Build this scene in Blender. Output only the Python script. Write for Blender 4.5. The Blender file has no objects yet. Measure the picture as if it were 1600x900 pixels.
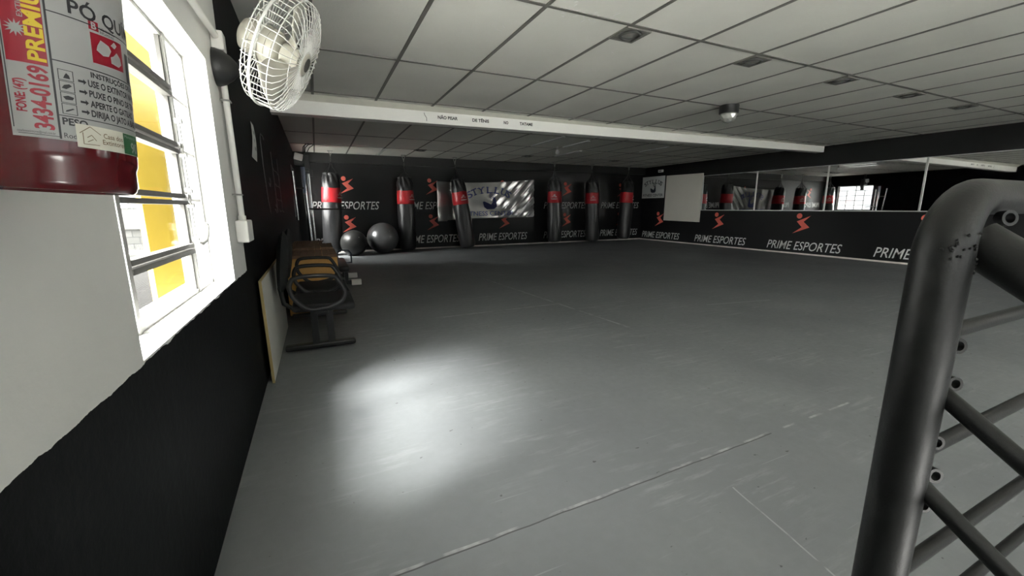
import bpy, bmesh, math, random
from mathutils import Vector, Matrix
random.seed(7)
V = Vector
PI = math.pi
SC = bpy.context.scene
COL = SC.collection

# ------------------------------------------------------------------ camera, light, exposure
YAW, PITCH, ROLL, CAMZ = 0.435765, -0.192891, -0.003681, 0.98873
cam = bpy.data.cameras.new('camera'); cam.lens = 644.7095 / 1600 * 36; cam.sensor_width = 36
cam.clip_start = 0.02; cam.clip_end = 300
camo = bpy.data.objects.new('camera', cam); COL.objects.link(camo)
_f = V((math.sin(YAW) * math.cos(PITCH), math.cos(YAW) * math.cos(PITCH), math.sin(PITCH)))
_r = V((math.cos(YAW), -math.sin(YAW), 0)); _u = _r.cross(_f)
RIGHT = _r * math.cos(ROLL) + _u * math.sin(ROLL); UP = -_r * math.sin(ROLL) + _u * math.cos(ROLL)
m = Matrix((RIGHT, UP, -_f)).transposed().to_4x4(); m.translation = V((0, 0, CAMZ))
camo.matrix_world = m
SC.camera = camo

world = bpy.data.worlds.new('overcast sky'); SC.world = world; world.use_nodes = True
bg = world.node_tree.nodes['Background']
bg.inputs[0].default_value = (0.93, 0.97, 1.0, 1); bg.inputs[1].default_value = 1.1

def sunlight(name, energy, angle, color, direction):
    l = bpy.data.lights.new(name, 'SUN'); l.energy = energy; l.angle = math.radians(angle); l.color = color
    o = bpy.data.objects.new(name, l); COL.objects.link(o); o.location = (-4, -2, 7)
    o.rotation_euler = (-V(direction)).to_track_quat('Z', 'Y').to_euler()
sunlight('veiled sun', 18, 22, (1.0, 0.99, 0.97), (0.80, 0.50, -1.14))        # direction = the way the light travels
sunlight('bright haze', 24.0, 100, (1.0, 0.99, 0.97), (1.0, 0.38, -0.60))

SC.view_settings.view_transform = 'Standard'; SC.view_settings.look = 'None'
SC.view_settings.gamma = 1; SC.view_settings.use_curve_mapping = False
SC.view_settings.exposure = 1.3
SC.cycles.max_bounces = 8; SC.cycles.diffuse_bounces = 5; SC.cycles.caustics_reflective = False
SC.cycles.caustics_refractive = False
SC.cycles.sample_clamp_indirect = 6

# room numbers
XL, XR, YB, YN, H = -0.338, 9.112, 10.083, -3.2, 2.141
W1 = (1.02, 2.065, 0.69, 1.555)            # near window in the left wall: y0 y1 z0 z1
W2 = (8.48, 9.62, 0.84, 1.75)              # far window in the left wall
FILL_W3 = (0.3, 6.6, 1.0, 1.98)                # unseen window in the wall behind, enlarged for fill light: x0 x1 z0 z1

FILL_W4 = (-3.0, -1.6, 0.69, 1.70)             # unseen window added in the left wall behind the camera for fill light
# ------------------------------------------------------------------ helpers
MATS = {}
def mat(name, col, rough=0.5, metal=0.0, var=0.0, vscale=8.0, bump=0.0, bscale=60.0, spec=0.5, coat=0.0):
    if name in MATS: return MATS[name]
    mt = bpy.data.materials.new(name); mt.use_nodes = True
    nt = mt.node_tree; b = nt.nodes['Principled BSDF']
    b.inputs['Roughness'].default_value = rough; b.inputs['Metallic'].default_value = metal
    b.inputs['Specular IOR Level'].default_value = spec
    if coat: b.inputs['Coat Weight'].default_value = coat; b.inputs['Coat Roughness'].default_value = 0.08
    tc = nt.nodes.new('ShaderNodeTexCoord')
    nz = nt.nodes.new('ShaderNodeTexNoise'); nz.inputs['Scale'].default_value = vscale; nz.inputs['Detail'].default_value = 4
    nt.links.new(tc.outputs['Object'], nz.inputs['Vector'])
    mx = nt.nodes.new('ShaderNodeMix'); mx.data_type = 'RGBA'
    mx.inputs[6].default_value = tuple(max(0, c * (1 - var)) for c in col) + (1,)
    mx.inputs[7].default_value = tuple(min(1, c * (1 + var)) for c in col) + (1,)
    nt.links.new(nz.outputs['Fac'], mx.inputs[0]); nt.links.new(mx.outputs[2], b.inputs['Base Color'])
    if bump:
        n2 = nt.nodes.new('ShaderNodeTexNoise'); n2.inputs['Scale'].default_value = bscale; n2.inputs['Detail'].default_value = 3
        nt.links.new(tc.outputs['Object'], n2.inputs['Vector'])
        bp = nt.nodes.new('ShaderNodeBump'); bp.inputs['Strength'].default_value = bump; bp.inputs['Distance'].default_value = 0.01
        nt.links.new(n2.outputs['Fac'], bp.inputs['Height']); nt.links.new(bp.outputs['Normal'], b.inputs['Normal'])
    MATS[name] = mt
    return mt

class N:
    """tiny node-graph writer"""
    def __init__(s, mt): s.nt = mt.node_tree
    def put(s, sock, v):
        if isinstance(v, bpy.types.NodeSocket): s.nt.links.new(v, sock)
        else: sock.default_value = v
    def math(s, op, a, b=0.0, c=None, clamp=False):
        n = s.nt.nodes.new('ShaderNodeMath'); n.operation = op; n.use_clamp = clamp
        s.put(n.inputs[0], a); s.put(n.inputs[1], b)
        if c is not None: s.put(n.inputs[2], c)
        return n.outputs[0]
    def mix(s, f, a, b):
        n = s.nt.nodes.new('ShaderNodeMix'); n.data_type = 'RGBA'
        s.put(n.inputs[0], f); s.put(n.inputs[6], a); s.put(n.inputs[7], b); return n.outputs[2]
    def noise(s, vec, scale, detail=4, rough=0.55, out='Fac'):
        n = s.nt.nodes.new('ShaderNodeTexNoise'); n.inputs['Scale'].default_value = scale
        n.inputs['Detail'].default_value = detail; n.inputs['Roughness'].default_value = rough
        s.nt.links.new(vec, n.inputs['Vector']); return n.outputs[out]
    def maprange(s, v, a, b, c=0.0, d=1.0):
        n = s.nt.nodes.new('ShaderNodeMapRange'); s.put(n.inputs[0], v)
        for i, q in enumerate((a, b, c, d)): n.inputs[i + 1].default_value = q
        return n.outputs[0]
    def mapping(s, vec, scale=(1, 1, 1), rot=(0, 0, 0)):
        n = s.nt.nodes.new('ShaderNodeMapping'); s.nt.links.new(vec, n.inputs[0])
        n.inputs['Scale'].default_value = scale; n.inputs['Rotation'].default_value = rot; return n.outputs[0]
    def coords(s):
        t = s.nt.nodes.new('ShaderNodeTexCoord'); x = s.nt.nodes.new('ShaderNodeSeparateXYZ')
        s.nt.links.new(t.outputs['Object'], x.inputs[0]); return t.outputs['Object'], x.outputs[0], x.outputs[1], x.outputs[2]
    def bump(s, h, strength, dist=0.01):
        n = s.nt.nodes.new('ShaderNodeBump'); n.inputs['Strength'].default_value = strength; n.inputs['Distance'].default_value = dist
        s.nt.links.new(h, n.inputs['Height']); return n.outputs[0]

def box(bm, lo, hi, M=None):
    vs = [bm.verts.new((x, y, z)) for x in (lo[0], hi[0]) for y in (lo[1], hi[1]) for z in (lo[2], hi[2])]
    if M is not None:
        for v in vs: v.co = M @ v.co
    for f in ((0, 1, 3, 2), (4, 6, 7, 5), (0, 4, 5, 1), (2, 3, 7, 6), (0, 2, 6, 4), (1, 5, 7, 3)):
        bm.faces.new([vs[i] for i in f])
    return vs

def rbox(bm, lo, hi, r=0.01, seg=2, M=None):
    b2 = bmesh.new(); box(b2, lo, hi)
    bmesh.ops.bevel(b2, geom=b2.edges[:], offset=r, segments=seg, affect='EDGES', profile=0.5)
    merge(bm, b2, M)

def merge(bm, b2, M=None):
    mp = {}
    for v in b2.verts: mp[v] = bm.verts.new(M @ v.co if M is not None else v.co)
    for f in b2.faces:
        try: bm.faces.new([mp[v] for v in f.verts])
        except ValueError: pass
    b2.free()

def tube(bm, pts, r, seg=10, closed=False, caps=True, squash=None):
    pts = [V(p) for p in pts]; n = len(pts)
    rs = r if isinstance(r, (list, tuple)) else [r] * n
    t0 = (pts[1] - pts[0]).normalized()
    nrm = t0.orthogonal().normalized(); rings = []
    for i in range(n):
        if closed: t = (pts[(i + 1) % n] - pts[i - 1]).normalized()
        elif i == 0: t = t0
        elif i == n - 1: t = (pts[-1] - pts[-2]).normalized()
        else: t = ((pts[i + 1] - pts[i]).normalized() + (pts[i] - pts[i - 1]).normalized()).normalized()
        nrm = (nrm - t * nrm.dot(t)).normalized(); bn = t.cross(nrm)
        rings.append([bm.verts.new(pts[i] + (nrm * math.cos(a) + bn * math.sin(a)) * rs[i]) for a in [2 * PI * k / seg for k in range(seg)]])
    for i in range(n if closed else n - 1):
        a, b = rings[i], rings[(i + 1) % n]
        off = 0
        if closed and i == n - 1:
            off = min(range(seg), key=lambda o: (a[0].co - b[o].co).length)
        for k in range(seg):
            bm.faces.new((a[k], a[(k + 1) % seg], b[(k + 1 + off) % seg], b[(k + off) % seg]))
    if caps and not closed:
        bm.faces.new(rings[0][::-1]); bm.faces.new(rings[-1])

def cyl(bm, a, b, r, r2=None, seg=20): tube(bm, [a, b], [r, r if r2 is None else r2], seg)

def lathe(bm, prof, seg=28, M=None, wob=None):
    rings = []
    for i, (r, z) in enumerate(prof):
        ring = []
        for k in range(seg):
            a = 2 * PI * k / seg; rr = r * (wob(a, z) if wob else 1)
            p = V((rr * math.cos(a), rr * math.sin(a), z)); ring.append(bm.verts.new(M @ p if M is not None else p))
        rings.append(ring)
    for a, b in zip(rings, rings[1:]):
        for k in range(seg): bm.faces.new((a[k], a[(k + 1) % seg], b[(k + 1) % seg], b[k]))
    if prof[0][0] > 1e-4: bm.faces.new(rings[0][::-1])
    if prof[-1][0] > 1e-4: bm.faces.new(rings[-1])

def frame_to(o, z, x=None):
    z = V(z).normalized(); x = V(x) if x is not None else z.orthogonal()
    x = (x - z * x.dot(z)).normalized(); y = z.cross(x)
    M = Matrix((x, y, z)).transposed().to_4x4(); M.translation = V(o); return M

def prism(bm, poly, M, t=0.002):
    """polygon in the local xy plane of M, given thickness along local z"""
    a = [bm.verts.new(M @ V((x, y, 0))) for x, y in poly]; b = [bm.verts.new(M @ V((x, y, t))) for x, y in poly]
    n = len(poly)
    es = [bm.faces.new(b), bm.faces.new(a[::-1])]
    for f in es: f.normal_update()
    for i in range(n): bm.faces.new((a[i], a[(i + 1) % n], b[(i + 1) % n], b[i]))
    bmesh.ops.triangulate(bm, faces=es)

def circle(cx, cy, r, n=24, ry=None): return [(cx + r * math.cos(2 * PI * k / n), cy + (ry or r) * math.sin(2 * PI * k / n)) for k in range(n)]
def ringpoly(bm, cx, cy, r0, r1, M, t=0.002, n=28):
    for k in range(n):
        a, b = 2 * PI * k / n, 2 * PI * (k + 1) / n
        prism(bm, [(cx + r0 * math.cos(a), cy + r0 * math.sin(a)), (cx + r1 * math.cos(a), cy + r1 * math.sin(a)),
                   (cx + r1 * math.cos(b), cy + r1 * math.sin(b)), (cx + r0 * math.cos(b), cy + r0 * math.sin(b))], M, t)

def obj(name, bm, mt, parent=None, smooth=False, angle=40):
    bmesh.ops.recalc_face_normals(bm, faces=bm.faces[:])
    me = bpy.data.meshes.new(name)
    bm.to_mesh(me); bm.free()
    if smooth:
        for p in me.polygons: p.use_smooth = True
        try: me.set_sharp_from_angle(angle=math.radians(angle))
        except Exception: pass
    for q in (mt if isinstance(mt, (list, tuple)) else [mt]): me.materials.append(q)
    o = bpy.data.objects.new(name, me); COL.objects.link(o)
    if parent is not None: o.parent = parent
    return o

def tag(o, label, cat, group=None):
    o['label'] = label; o['category'] = cat
    if group: o['group'] = group
    return o
def thing(name, label, cat, loc=(0, 0, 0), rot=(0, 0, 0), group=None):
    o = bpy.data.objects.new(name, None); COL.objects.link(o); o.empty_display_size = 0.1
    o.location = loc; o.rotation_euler = rot
    return tag(o, label, cat, group)
def struct(name, bm, mt, parent=None, smooth=False):
    o = obj(name, bm, mt, parent, smooth)
    if parent is None: o['kind'] = 'structure'
    return o
def dup(root, loc, rot=None):
    r = root.copy(); COL.objects.link(r); r.location = loc
    if rot is not None: r.rotation_euler = rot
    for ch in list(root.children):
        c = ch.copy(); COL.objects.link(c); c.parent = r
        for g in ch.children:
            d = g.copy(); COL.objects.link(d); d.parent = c
    return r
def NB(): return bmesh.new()

def text_bm(s, h, w=None, shear=0.0, bold=0.0, extr=0.0):
    """letters as a flat bmesh, lower left at the origin; h is the height of a capital, w the full width"""
    cu = bpy.data.curves.new('t', 'FONT'); cu.body = s; cu.size = 1.0; cu.shear = shear; cu.offset = bold; cu.resolution_u = 3
    cu.fill_mode = 'FRONT'
    o = bpy.data.objects.new('t', cu); COL.objects.link(o)
    dg = bpy.context.evaluated_depsgraph_get(); dg.update()
    me = bpy.data.meshes.new_from_object(o.evaluated_get(dg))
    bm = bmesh.new(); bm.from_mesh(me)
    bpy.data.objects.remove(o); bpy.data.curves.remove(cu); bpy.data.meshes.remove(me)
    x0 = min(v.co.x for v in bm.verts); x1 = max(v.co.x for v in bm.verts)
    cap = 0.69; y0 = 0.0
    sx = (w / (x1 - x0)) if w else h / cap
    for v in bm.verts: v.co = V(((v.co.x - x0) * sx, (v.co.y - y0) * h / cap, 0))
    return bm
def text_to(bm, s, M, h, w=None, shear=0.0, bold=0.0):
    t = text_bm(s, h, w, shear, bold); merge(bm, t, M)
def plane_frame(o, u, v):
    u, v = V(u).normalized(), V(v).normalized(); n = u.cross(v)
    M = Matrix((u, v, n)).transposed().to_4x4(); M.translation = V(o); return M

# ------------------------------------------------------------------ materials of the room
def m_floor():
    mt = bpy.data.materials.new('grey mat floor'); mt.use_nodes = True; g = N(mt); b = mt.node_tree.nodes['Principled BSDF']
    vec, x, y, z = g.coords()
    big = g.noise(vec, 1.1, 5); fine = g.noise(vec, 26, 5, 0.65)
    c = g.mix(g.maprange(big, 0.3, 0.7), (0.150, 0.158, 0.165, 1), (0.200, 0.209, 0.215, 1))
    c = g.mix(g.maprange(fine, 0.35, 0.8, 0, 0.30), c, (0.16, 0.165, 0.168, 1))
    # pale scuffs, each patch with a shape of its own
    patch = g.maprange(g.noise(vec, 1.7, 3), 0.46, 0.60)
    sc1 = g.maprange(g.noise(g.mapping(vec, (3, 22, 1), (0, 0, 0.12)), 1.0, 6, 0.7), 0.52, 0.75)
    c = g.mix(g.math('MULTIPLY', g.math('MULTIPLY', sc1, patch), 0.40), c, (0.42, 0.43, 0.43, 1))
    sc2 = g.maprange(g.noise(g.mapping(vec, (1.2, 60, 1), (0, 0, -0.2)), 1.0, 3, 0.6), 0.69, 0.74)
    c = g.mix(g.math('MULTIPLY', sc2, 0.30), c, (0.52, 0.53, 0.53, 1))
    dots = g.maprange(g.noise(g.mapping(vec, (14, 20, 1)), 1.6, 2), 0.725, 0.75)
    c = g.mix(g.math('MULTIPLY', dots, 0.8), c, (0.05, 0.05, 0.05, 1))
    # the joins of the canvas
    wob = g.math('MULTIPLY', g.math('SUBTRACT', g.noise(vec, 7, 2), 0.5), 0.012)
    def line(a, pos, wd): return g.math('LESS_THAN', g.math('ABSOLUTE', g.math('ADD', g.math('SUBTRACT', a, pos), wob)), wd)
    def rng(a, lo, hi): return g.math('MULTIPLY', g.math('GREATER_THAN', a, lo), g.math('LESS_THAN', a, hi))
    yy = g.math('SUBTRACT', y, g.math('MULTIPLY', x, 0.018))
    s1 = g.math('MULTIPLY', line(yy, 1.0, 0.0028), rng(x, -0.3, 1.75))
    s1w = g.math('MULTIPLY', g.math('MULTIPLY', line(yy, 1.008, 0.006), rng(x, -0.3, 2.4)), g.maprange(g.noise(vec, 9, 3), 0.48, 0.62))
    c = g.mix(g.math('MULTIPLY', s1w, 0.7), c, (0.42, 0.42, 0.42, 1)); c = g.mix(g.math('MULTIPLY', s1, 0.75), c, (0.04, 0.04, 0.04, 1))
    xx = g.math('ADD', x, g.math('MULTIPLY', y, -0.2))
    s2 = g.math('MULTIPLY', g.math('MULTIPLY', line(xx, 1.10, 0.003), rng(y, 0.3, 0.86)), g.maprange(g.noise(vec, 14, 2), 0.35, 0.5))
    s3 = g.math('MULTIPLY', g.math('MULTIPLY', line(g.math('ADD', x, g.math('MULTIPLY', y, 0.08)), 2.5, 0.012), rng(y, 2.6, 5.4)), g.maprange(g.noise(vec, 8, 3), 0.42, 0.6))
    s4 = g.math('MULTIPLY', g.math('MULTIPLY', line(y, 3.6, 0.012), rng(x, 0.9, 2.6)), g.maprange(g.noise(vec, 6, 3), 0.45, 0.62))
    s5 = g.math('MULTIPLY', g.math('MULTIPLY', line(g.math('ADD', y, g.math('MULTIPLY', x, 0.17)), 3.5, 0.01), rng(x, 3.55, 4.35)), 0.8)
    lw = g.math('MAXIMUM', g.math('MAXIMUM', s2, s3), g.math('MAXIMUM', s4, s5))
    c = g.mix(g.math('MULTIPLY', lw, 0.38), c, (0.5, 0.5, 0.5, 1))
    g.put(b.inputs['Base Color'], c)
    g.put(b.inputs['Roughness'], g.maprange(fine, 0.2, 0.8, 0.50, 0.68))
    b.inputs['Specular IOR Level'].default_value = 0.35
    g.put(b.inputs['Normal'], g.bump(g.math('ADD', fine, g.math('MULTIPLY', s1, -3.0)), 0.05, 0.004))
    return mt
def m_wall_left():
    mt = bpy.data.materials.new('white over black wall paint'); mt.use_nodes = True; g = N(mt); b = mt.node_tree.nodes['Principled BSDF']
    vec, x, y, z = g.coords()
    wob = g.math('MULTIPLY', g.math('SUBTRACT', g.noise(vec, 14, 4), 0.5), 0.022)
    w = g.math('MULTIPLY', g.math('GREATER_THAN', g.math('ADD', z, wob), 0.684), g.math('LESS_THAN', g.math('ADD', y, wob), 2.40))
    white = g.mix(g.noise(vec, 3, 4), (0.66, 0.655, 0.635, 1), (0.75, 0.745, 0.725, 1))
    streak = g.maprange(g.noise(g.mapping(vec, (1, 14, 1.6)), 1.2, 5, 0.65), 0.5, 0.8)
    black = g.mix(streak, (0.002, 0.002, 0.0024, 1), (0.008, 0.008, 0.009, 1))
    g.put(b.inputs['Base Color'], g.mix(w, black, white)); b.inputs['Roughness'].default_value = 0.62
    b.inputs['Specular IOR Level'].default_value = 0.15
    g.put(b.inputs['Normal'], g.bump(g.noise(vec, 45, 4), 0.25, 0.004))
    return mt
M_FLOOR = m_floor(); M_WL = m_wall_left()
M_BLACKWALL = mat('black printed wall covering', (0.0045, 0.0045, 0.005), 0.5, var=0.25, vscale=2, bump=0.05, bscale=25, spec=0.35)
M_TILE = mat('ceiling tile', (0.74, 0.735, 0.68), 0.7, var=0.12, vscale=1.6, bump=0.1, bscale=90, spec=0.2)
M_TBAR = mat('ceiling grid bar', (0.155, 0.15, 0.135), 0.6, var=0.2, vscale=4)
M_WHITE = mat('white enamel', (0.80, 0.79, 0.76), 0.35, var=0.05)
M_WPAINT = mat('white painted beam', (0.92, 0.915, 0.88), 0.45, var=0.05, vscale=3)
M_COVE = mat('cream cove strip', (0.62, 0.61, 0.54), 0.5, var=0.1)
M_FRAME = mat('window steel frame', (0.30, 0.295, 0.28), 0.5, var=0.25, vscale=22, bump=0.2, bscale=80)
M_FRAMED = mat('dusty grey sash rail', (0.075, 0.072, 0.066), 0.6, var=0.3, vscale=30)
M_BLK = mat('black plastic', (0.015, 0.015, 0.016), 0.35, var=0.2)
M_CHROME = mat('worn chrome tube', (0.62, 0.62, 0.63), 0.25, 1.0, var=0.1)
M_ALU = mat('aluminium strip', (0.62, 0.62, 0.60), 0.4, 0.6, var=0.1)
M_STRIPW = mat('white floor strip', (0.70, 0.66, 0.60), 0.6, var=0.35, vscale=5)
M_TXT = mat('grey print', (0.66, 0.66, 0.645), 0.55)
M_RED = mat('red print', (0.80, 0.15, 0.11), 0.5, var=0.1)
M_NAVY = mat('navy print', (0.018, 0.026, 0.13), 0.5)
M_INK = mat('black ink', (0.02, 0.02, 0.022), 0.5)
M_WOOD = mat('yellow plywood', (0.66, 0.36, 0.10), 0.6, var=0.22, vscale=6)
M_WOODTOP = mat('dusty brown wood top', (0.20, 0.115, 0.07), 0.75, var=0.4, vscale=14, bump=0.6, bscale=40)

# ------------------------------------------------------------------ room shell
def wall_holes(fixed, axis, lo, hi, z0, z1, holes, thick, sign):
    """slab with holes; axis 'x' = plane x=fixed spanning y, 'y' = plane y=fixed spanning x; body on the side of sign"""
    bm = NB(); us = sorted({lo, hi} | {h[0] for h in holes} | {h[1] for h in holes}); zs = sorted({z0, z1} | {h[2] for h in holes} | {h[3] for h in holes})
    for a, b in zip(us, us[1:]):
        for c, d in zip(zs, zs[1:]):
            um, zm = (a + b) / 2, (c + d) / 2
            if any(h[0] < um < h[1] and h[2] < zm < h[3] for h in holes): continue
            p, q = sorted((fixed, fixed + sign * thick))
            if axis == 'x': box(bm, (p, a, c), (q, b, d))
            else: box(bm, (a, p, c), (b, q, d))
    bmesh.ops.remove_doubles(bm, verts=bm.verts[:], dist=1e-5)
    # inner faces shared by two slabs
    seen = {}
    for f in bm.faces[:]:
        k = tuple(sorted(v.index for v in f.verts)); 
    bm.verts.index_update()
    for f in bm.faces[:]:
        k = tuple(sorted(v.index for v in f.verts)); seen.setdefault(k, []).append(f)
    dead = [f for fs in seen.values() if len(fs) > 1 for f in fs]
    bmesh.ops.delete(bm, geom=dead, context='FACES_ONLY')
    return bm

# floor, with the stair well on the right behind the guard rail
bm = NB(); WX0, WX1, WY1 = 0.80, 2.3, 0.12
for lo, hi in (((XL - .2, WY1, -.25), (XR + .2, YB + .2, 0)), ((XL - .2, YN - .2, -.25), (WX0, WY1, 0)), ((WX1, YN - .2, -.25), (XR + .2, WY1, 0))):
    box(bm, lo, hi)
for k in range(11): box(bm, (WX0, WY1 - .26 * (k + 1), -2.4), (WX1, WY1 - .26 * k, -.175 * (k + 1)))
floor = struct('floor', bm, M_FLOOR)

bm = NB(); box(bm, (XL - .2, YN - .2, H), (XR + .2, YB + .2, H + .12)); ceil = struct('ceiling', bm, M_TILE)
bm = NB(); T = 0.625; X0 = 0.6906; YA = 2.3317; TL = 1.2755
for i in range(-1, 14): box(bm, (X0 + T * i - .013, YN, H - .004), (X0 + T * i + .013, YB, H - .0003))
for k in range(-4, 7):
    y = YA + TL * k
    if y < YB: box(bm, (XL, y - .013, H - .0045), (XR, y + .013, H - .0003))
obj('grid_bar', bm, M_TBAR, ceil)
# a few pale flecks and rust marks in the ceiling paint
bm = NB()
for k in range(46):
    x, y = random.uniform(0.6, 6.5), random.uniform(1.6, 4.8)
    if k < 16: x, y = random.gauss(1.62, .09), random.gauss(2.35, .05)
    a = random.uniform(0, PI); l, w = random.uniform(.004, .03), random.uniform(.002, .005)
    prism(bm, circle(0, 0, l, 7, w), Matrix.Translation((x, y, H - .0012)) @ Matrix.Rotation(a, 4, 'Z'), .001)
obj('paint_fleck', bm, M_WHITE, ceil)

wl = struct('wall_left', wall_holes(XL, 'x', YN - .2, YB + .2, -.25, H + .1, [W1, W2, FILL_W4], 0.17, -1), M_WL)
bm = NB(); box(bm, (XL, YB, -.25), (XR + .2, YB + .17, H + .1)); wb = struct('wall_back', bm, M_BLACKWALL)
bm = NB(); box(bm, (XR, YN - .2, -.25), (XR + .17, YB, H + .1)); wr = struct('wall_right', bm, M_BLACKWALL)
wn = struct('wall_near', wall_holes(YN, 'y', XL, XR, -.25, H + .1, [FILL_W3], 0.17, -1), mat('grey near wall', (0.28, 0.28, 0.27), .6, var=.1))
bm = NB(); box(bm, (WX0 - .1, YN - .1, -2.6), (WX1 + .1, WY1 + .1, -2.4)); box(bm, (WX0 - .1, YN - .2, -2.4), (WX0, WY1, -.25)); box(bm, (WX1, YN - .2, -2.4), (WX1 + .1, WY1, -.25))
struct('trim_2', bm, mat('stair well concrete', (.2, .2, .2), .8, var=.1))

# baseboards: a pale strip along the mats
bm = NB(); box(bm, (XL, YB - .014, 0.001), (XR, YB, .035)); struct('baseboard_back', bm, M_STRIPW)
bm = NB(); box(bm, (XR - .014, YN, 0.001), (XR, YB - .014, .030)); struct('baseboard_right', bm, M_STRIPW)
bm = NB(); box(bm, (XL, YB - .10, 1.945), (XR, YB, H)); trim = struct('trim_3', bm, mat('black soffit band', (.012, .012, .012), .6))

# beam across the room
bm = NB(); bc = NB()
def beam_pt(t, dy, dz): return V((XL + (XR - XL) * t, 5.06 + .01 * t + dy, dz))
def quad(b, *p): b.faces.new([b.verts.new(q) for q in p])
zb0, zb1, zf0, zf1 = 1.948, 2.028, 2.084, 2.139
A0, A1 = beam_pt(0, 0, zb0), beam_pt(1, 0, zb1); B0, B1 = beam_pt(0, 0, zf0), beam_pt(1, 0, zf1)
C0, C1 = beam_pt(0, .15, zb0), beam_pt(1, .15, zb1); D0, D1 = beam_pt(0, .15, H), beam_pt(1, .15, H)
quad(bm, A0, A1, B1, B0); quad(bm, A0, C0, C1, A1); quad(bm, C0, D0, D1, C1); quad(bm, B0, B1, D1, D0)
quad(bm, A0, B0, D0, C0); quad(bm, A1, C1, D1, B1)
bmesh.ops.remove_doubles(bm, verts=bm.verts[:], dist=1e-5)
beam = struct('trim_1', bm, M_WPAINT)
E0, E1 = beam_pt(0, -.075, H - .001), beam_pt(1, -.02, H - .001); F0, F1 = beam_pt(0, .02, H - .001), beam_pt(1, .02, H - .001)
quad(bc, B0, B1, E1, E0); quad(bc, B0, F0, F1, B1); quad(bc, E0, E1, F1, F0); quad(bc, B0, E0, F0); quad(bc, B1, F1, E1)
bmesh.ops.remove_doubles(bc, verts=bc.verts[:], dist=1e-5)
obj('cove_strip', bc, M_COVE, beam)
bm = NB(); sl = (zb1 - zb0) / (XR - XL)
for s, xa, xb, z in (('NÃO PISAR', 1.396, 1.64, 2.022), ('DE TÊNIS', 1.828, 2.047, 2.024), ('NO', 2.248, 2.312, 2.028), ('TATAME', 2.474, 2.662, 2.032)):
    text_to(bm, s, plane_frame((xa, 5.058, z), (1, 0, sl), (0, 0, 1)), .034, xb - xa, bold=.03)
obj('lettering', bm, M_INK, beam)
bm = NB(); tube(bm, [(1.235, 5.058, 2.075), (1.24, 5.055, 2.05), (1.262, 5.057, 2.02), (1.262, 5.058, 1.985)], .0025, 6); obj('crack', bm, M_FRAMED, beam)

# ------------------------------------------------------------------ windows
M_GLASS = bpy.data.materials.new('clear window glass'); M_GLASS.use_nodes = True
g = N(M_GLASS); nt = M_GLASS.node_tree; nt.nodes.remove(nt.nodes['Principled BSDF'])
tr = nt.nodes.new('ShaderNodeBsdfTransparent'); tr.inputs[0].default_value = (.96, .97, .96, 1)
gl = nt.nodes.new('ShaderNodeBsdfGlossy'); gl.inputs['Roughness'].default_value = .02
ms = nt.nodes.new('ShaderNodeMixShader'); ms.inputs[0].default_value = .06
nt.links.new(tr.outputs[0], ms.inputs[1]); nt.links.new(gl.outputs[0], ms.inputs[2]); nt.links.new(ms.outputs[0], nt.nodes['Material Output'].inputs[0])

y0, y1, z0, z1 = W1; XF = -0.412
bm = NB()
box(bm, (XF - .03, y0, z0), (XF, y0 + .02, z1)); box(bm, (XF - .03, y1 - .012, z0), (XF, y1, z1))
box(bm, (XF - .03, y0, z0), (XF, y1, z0 + .012)); box(bm, (XF - .03, y0, z1 - .012), (XF, y1, z1))
YS0, YS1 = 1.25, 1.835
for yy in (YS0, YS1): box(bm, (XF - .03, yy - .011, z0), (XF + .004, yy + .011, z1))
for yy0, yy1 in ((y0, YS0), (YS1, y1)):
    for zz in (1.02, 1.19, 1.37): box(bm, (XF - .02, yy0, zz - .005), (XF - .005, yy1, zz + .005))
win1 = struct('window_1', bm, M_FRAME)
zs = [z0 + .012, .85, 1.02, 1.19, 1.375, z1 - .012]
for a, b in zip(zs, zs[1:]):                                  # five pivoting sashes
    bm = NB(); aa = a + (.004 if a > z0 + .02 else 0); bb = b - (.004 if b < z1 - .02 else 0)
    if a > z0 + .02: box(bm, (XF - .022, YS0 + .011, aa), (XF + .006, YS1 - .011, aa + .014))
    if b < z1 - .02: box(bm, (XF - .022, YS0 + .011, bb - .014), (XF + .006, YS1 - .011, bb))
    for yy in (YS0 + .011, YS1 - .023): box(bm, (XF - .016, yy, aa), (XF - .004, yy + .012, bb))
    s = obj('sash', bm, M_FRAMED, win1)
    bm = NB(); box(bm, (XF - .012, YS0 + .012, aa + .002), (XF - .009, YS1 - .012, bb - .002)); obj('pane', bm, M_GLASS, s)
for yy0, yy1 in ((y0 + .02, YS0 - .011), (YS1 + .011, y1 - .012)):
    bm = NB(); box(bm, (XF - .014, yy0, z0 + .012), (XF - .011, yy1, z1 - .012)); obj('side_pane', bm, M_GLASS, win1)
bm = NB()                                                     # opening rod with its lever
box(bm, (XF + .012, 1.812, .87), (XF + .017, 1.826, 1.30))
for zz in (.88, 1.0, 1.05, 1.17, 1.28): cyl(bm, (XF + .004, 1.819, zz), (XF + .024, 1.819, zz), .009, seg=12)
for zz in (1.03, 1.2): box(bm, (XF - .002, 1.80, zz - .008), (XF + .014, 1.845, zz + .008))
obj('opening_rod', bm, M_FRAME, win1, True)
bm = NB()
tube(bm, [(XF + .02, 1.80, .872), (XF + .025, 1.83, .862), (XF + .032, 1.87, .872), (XF + .038, 1.885, .90), (XF + .04, 1.875, .93), (XF + .04, 1.85, .935), (XF + .036, 1.845, .915)], [.009, .009, .008, .008, .008, .007, .006], 10)
obj('lever', bm, M_WHITE, win1, True)

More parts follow.
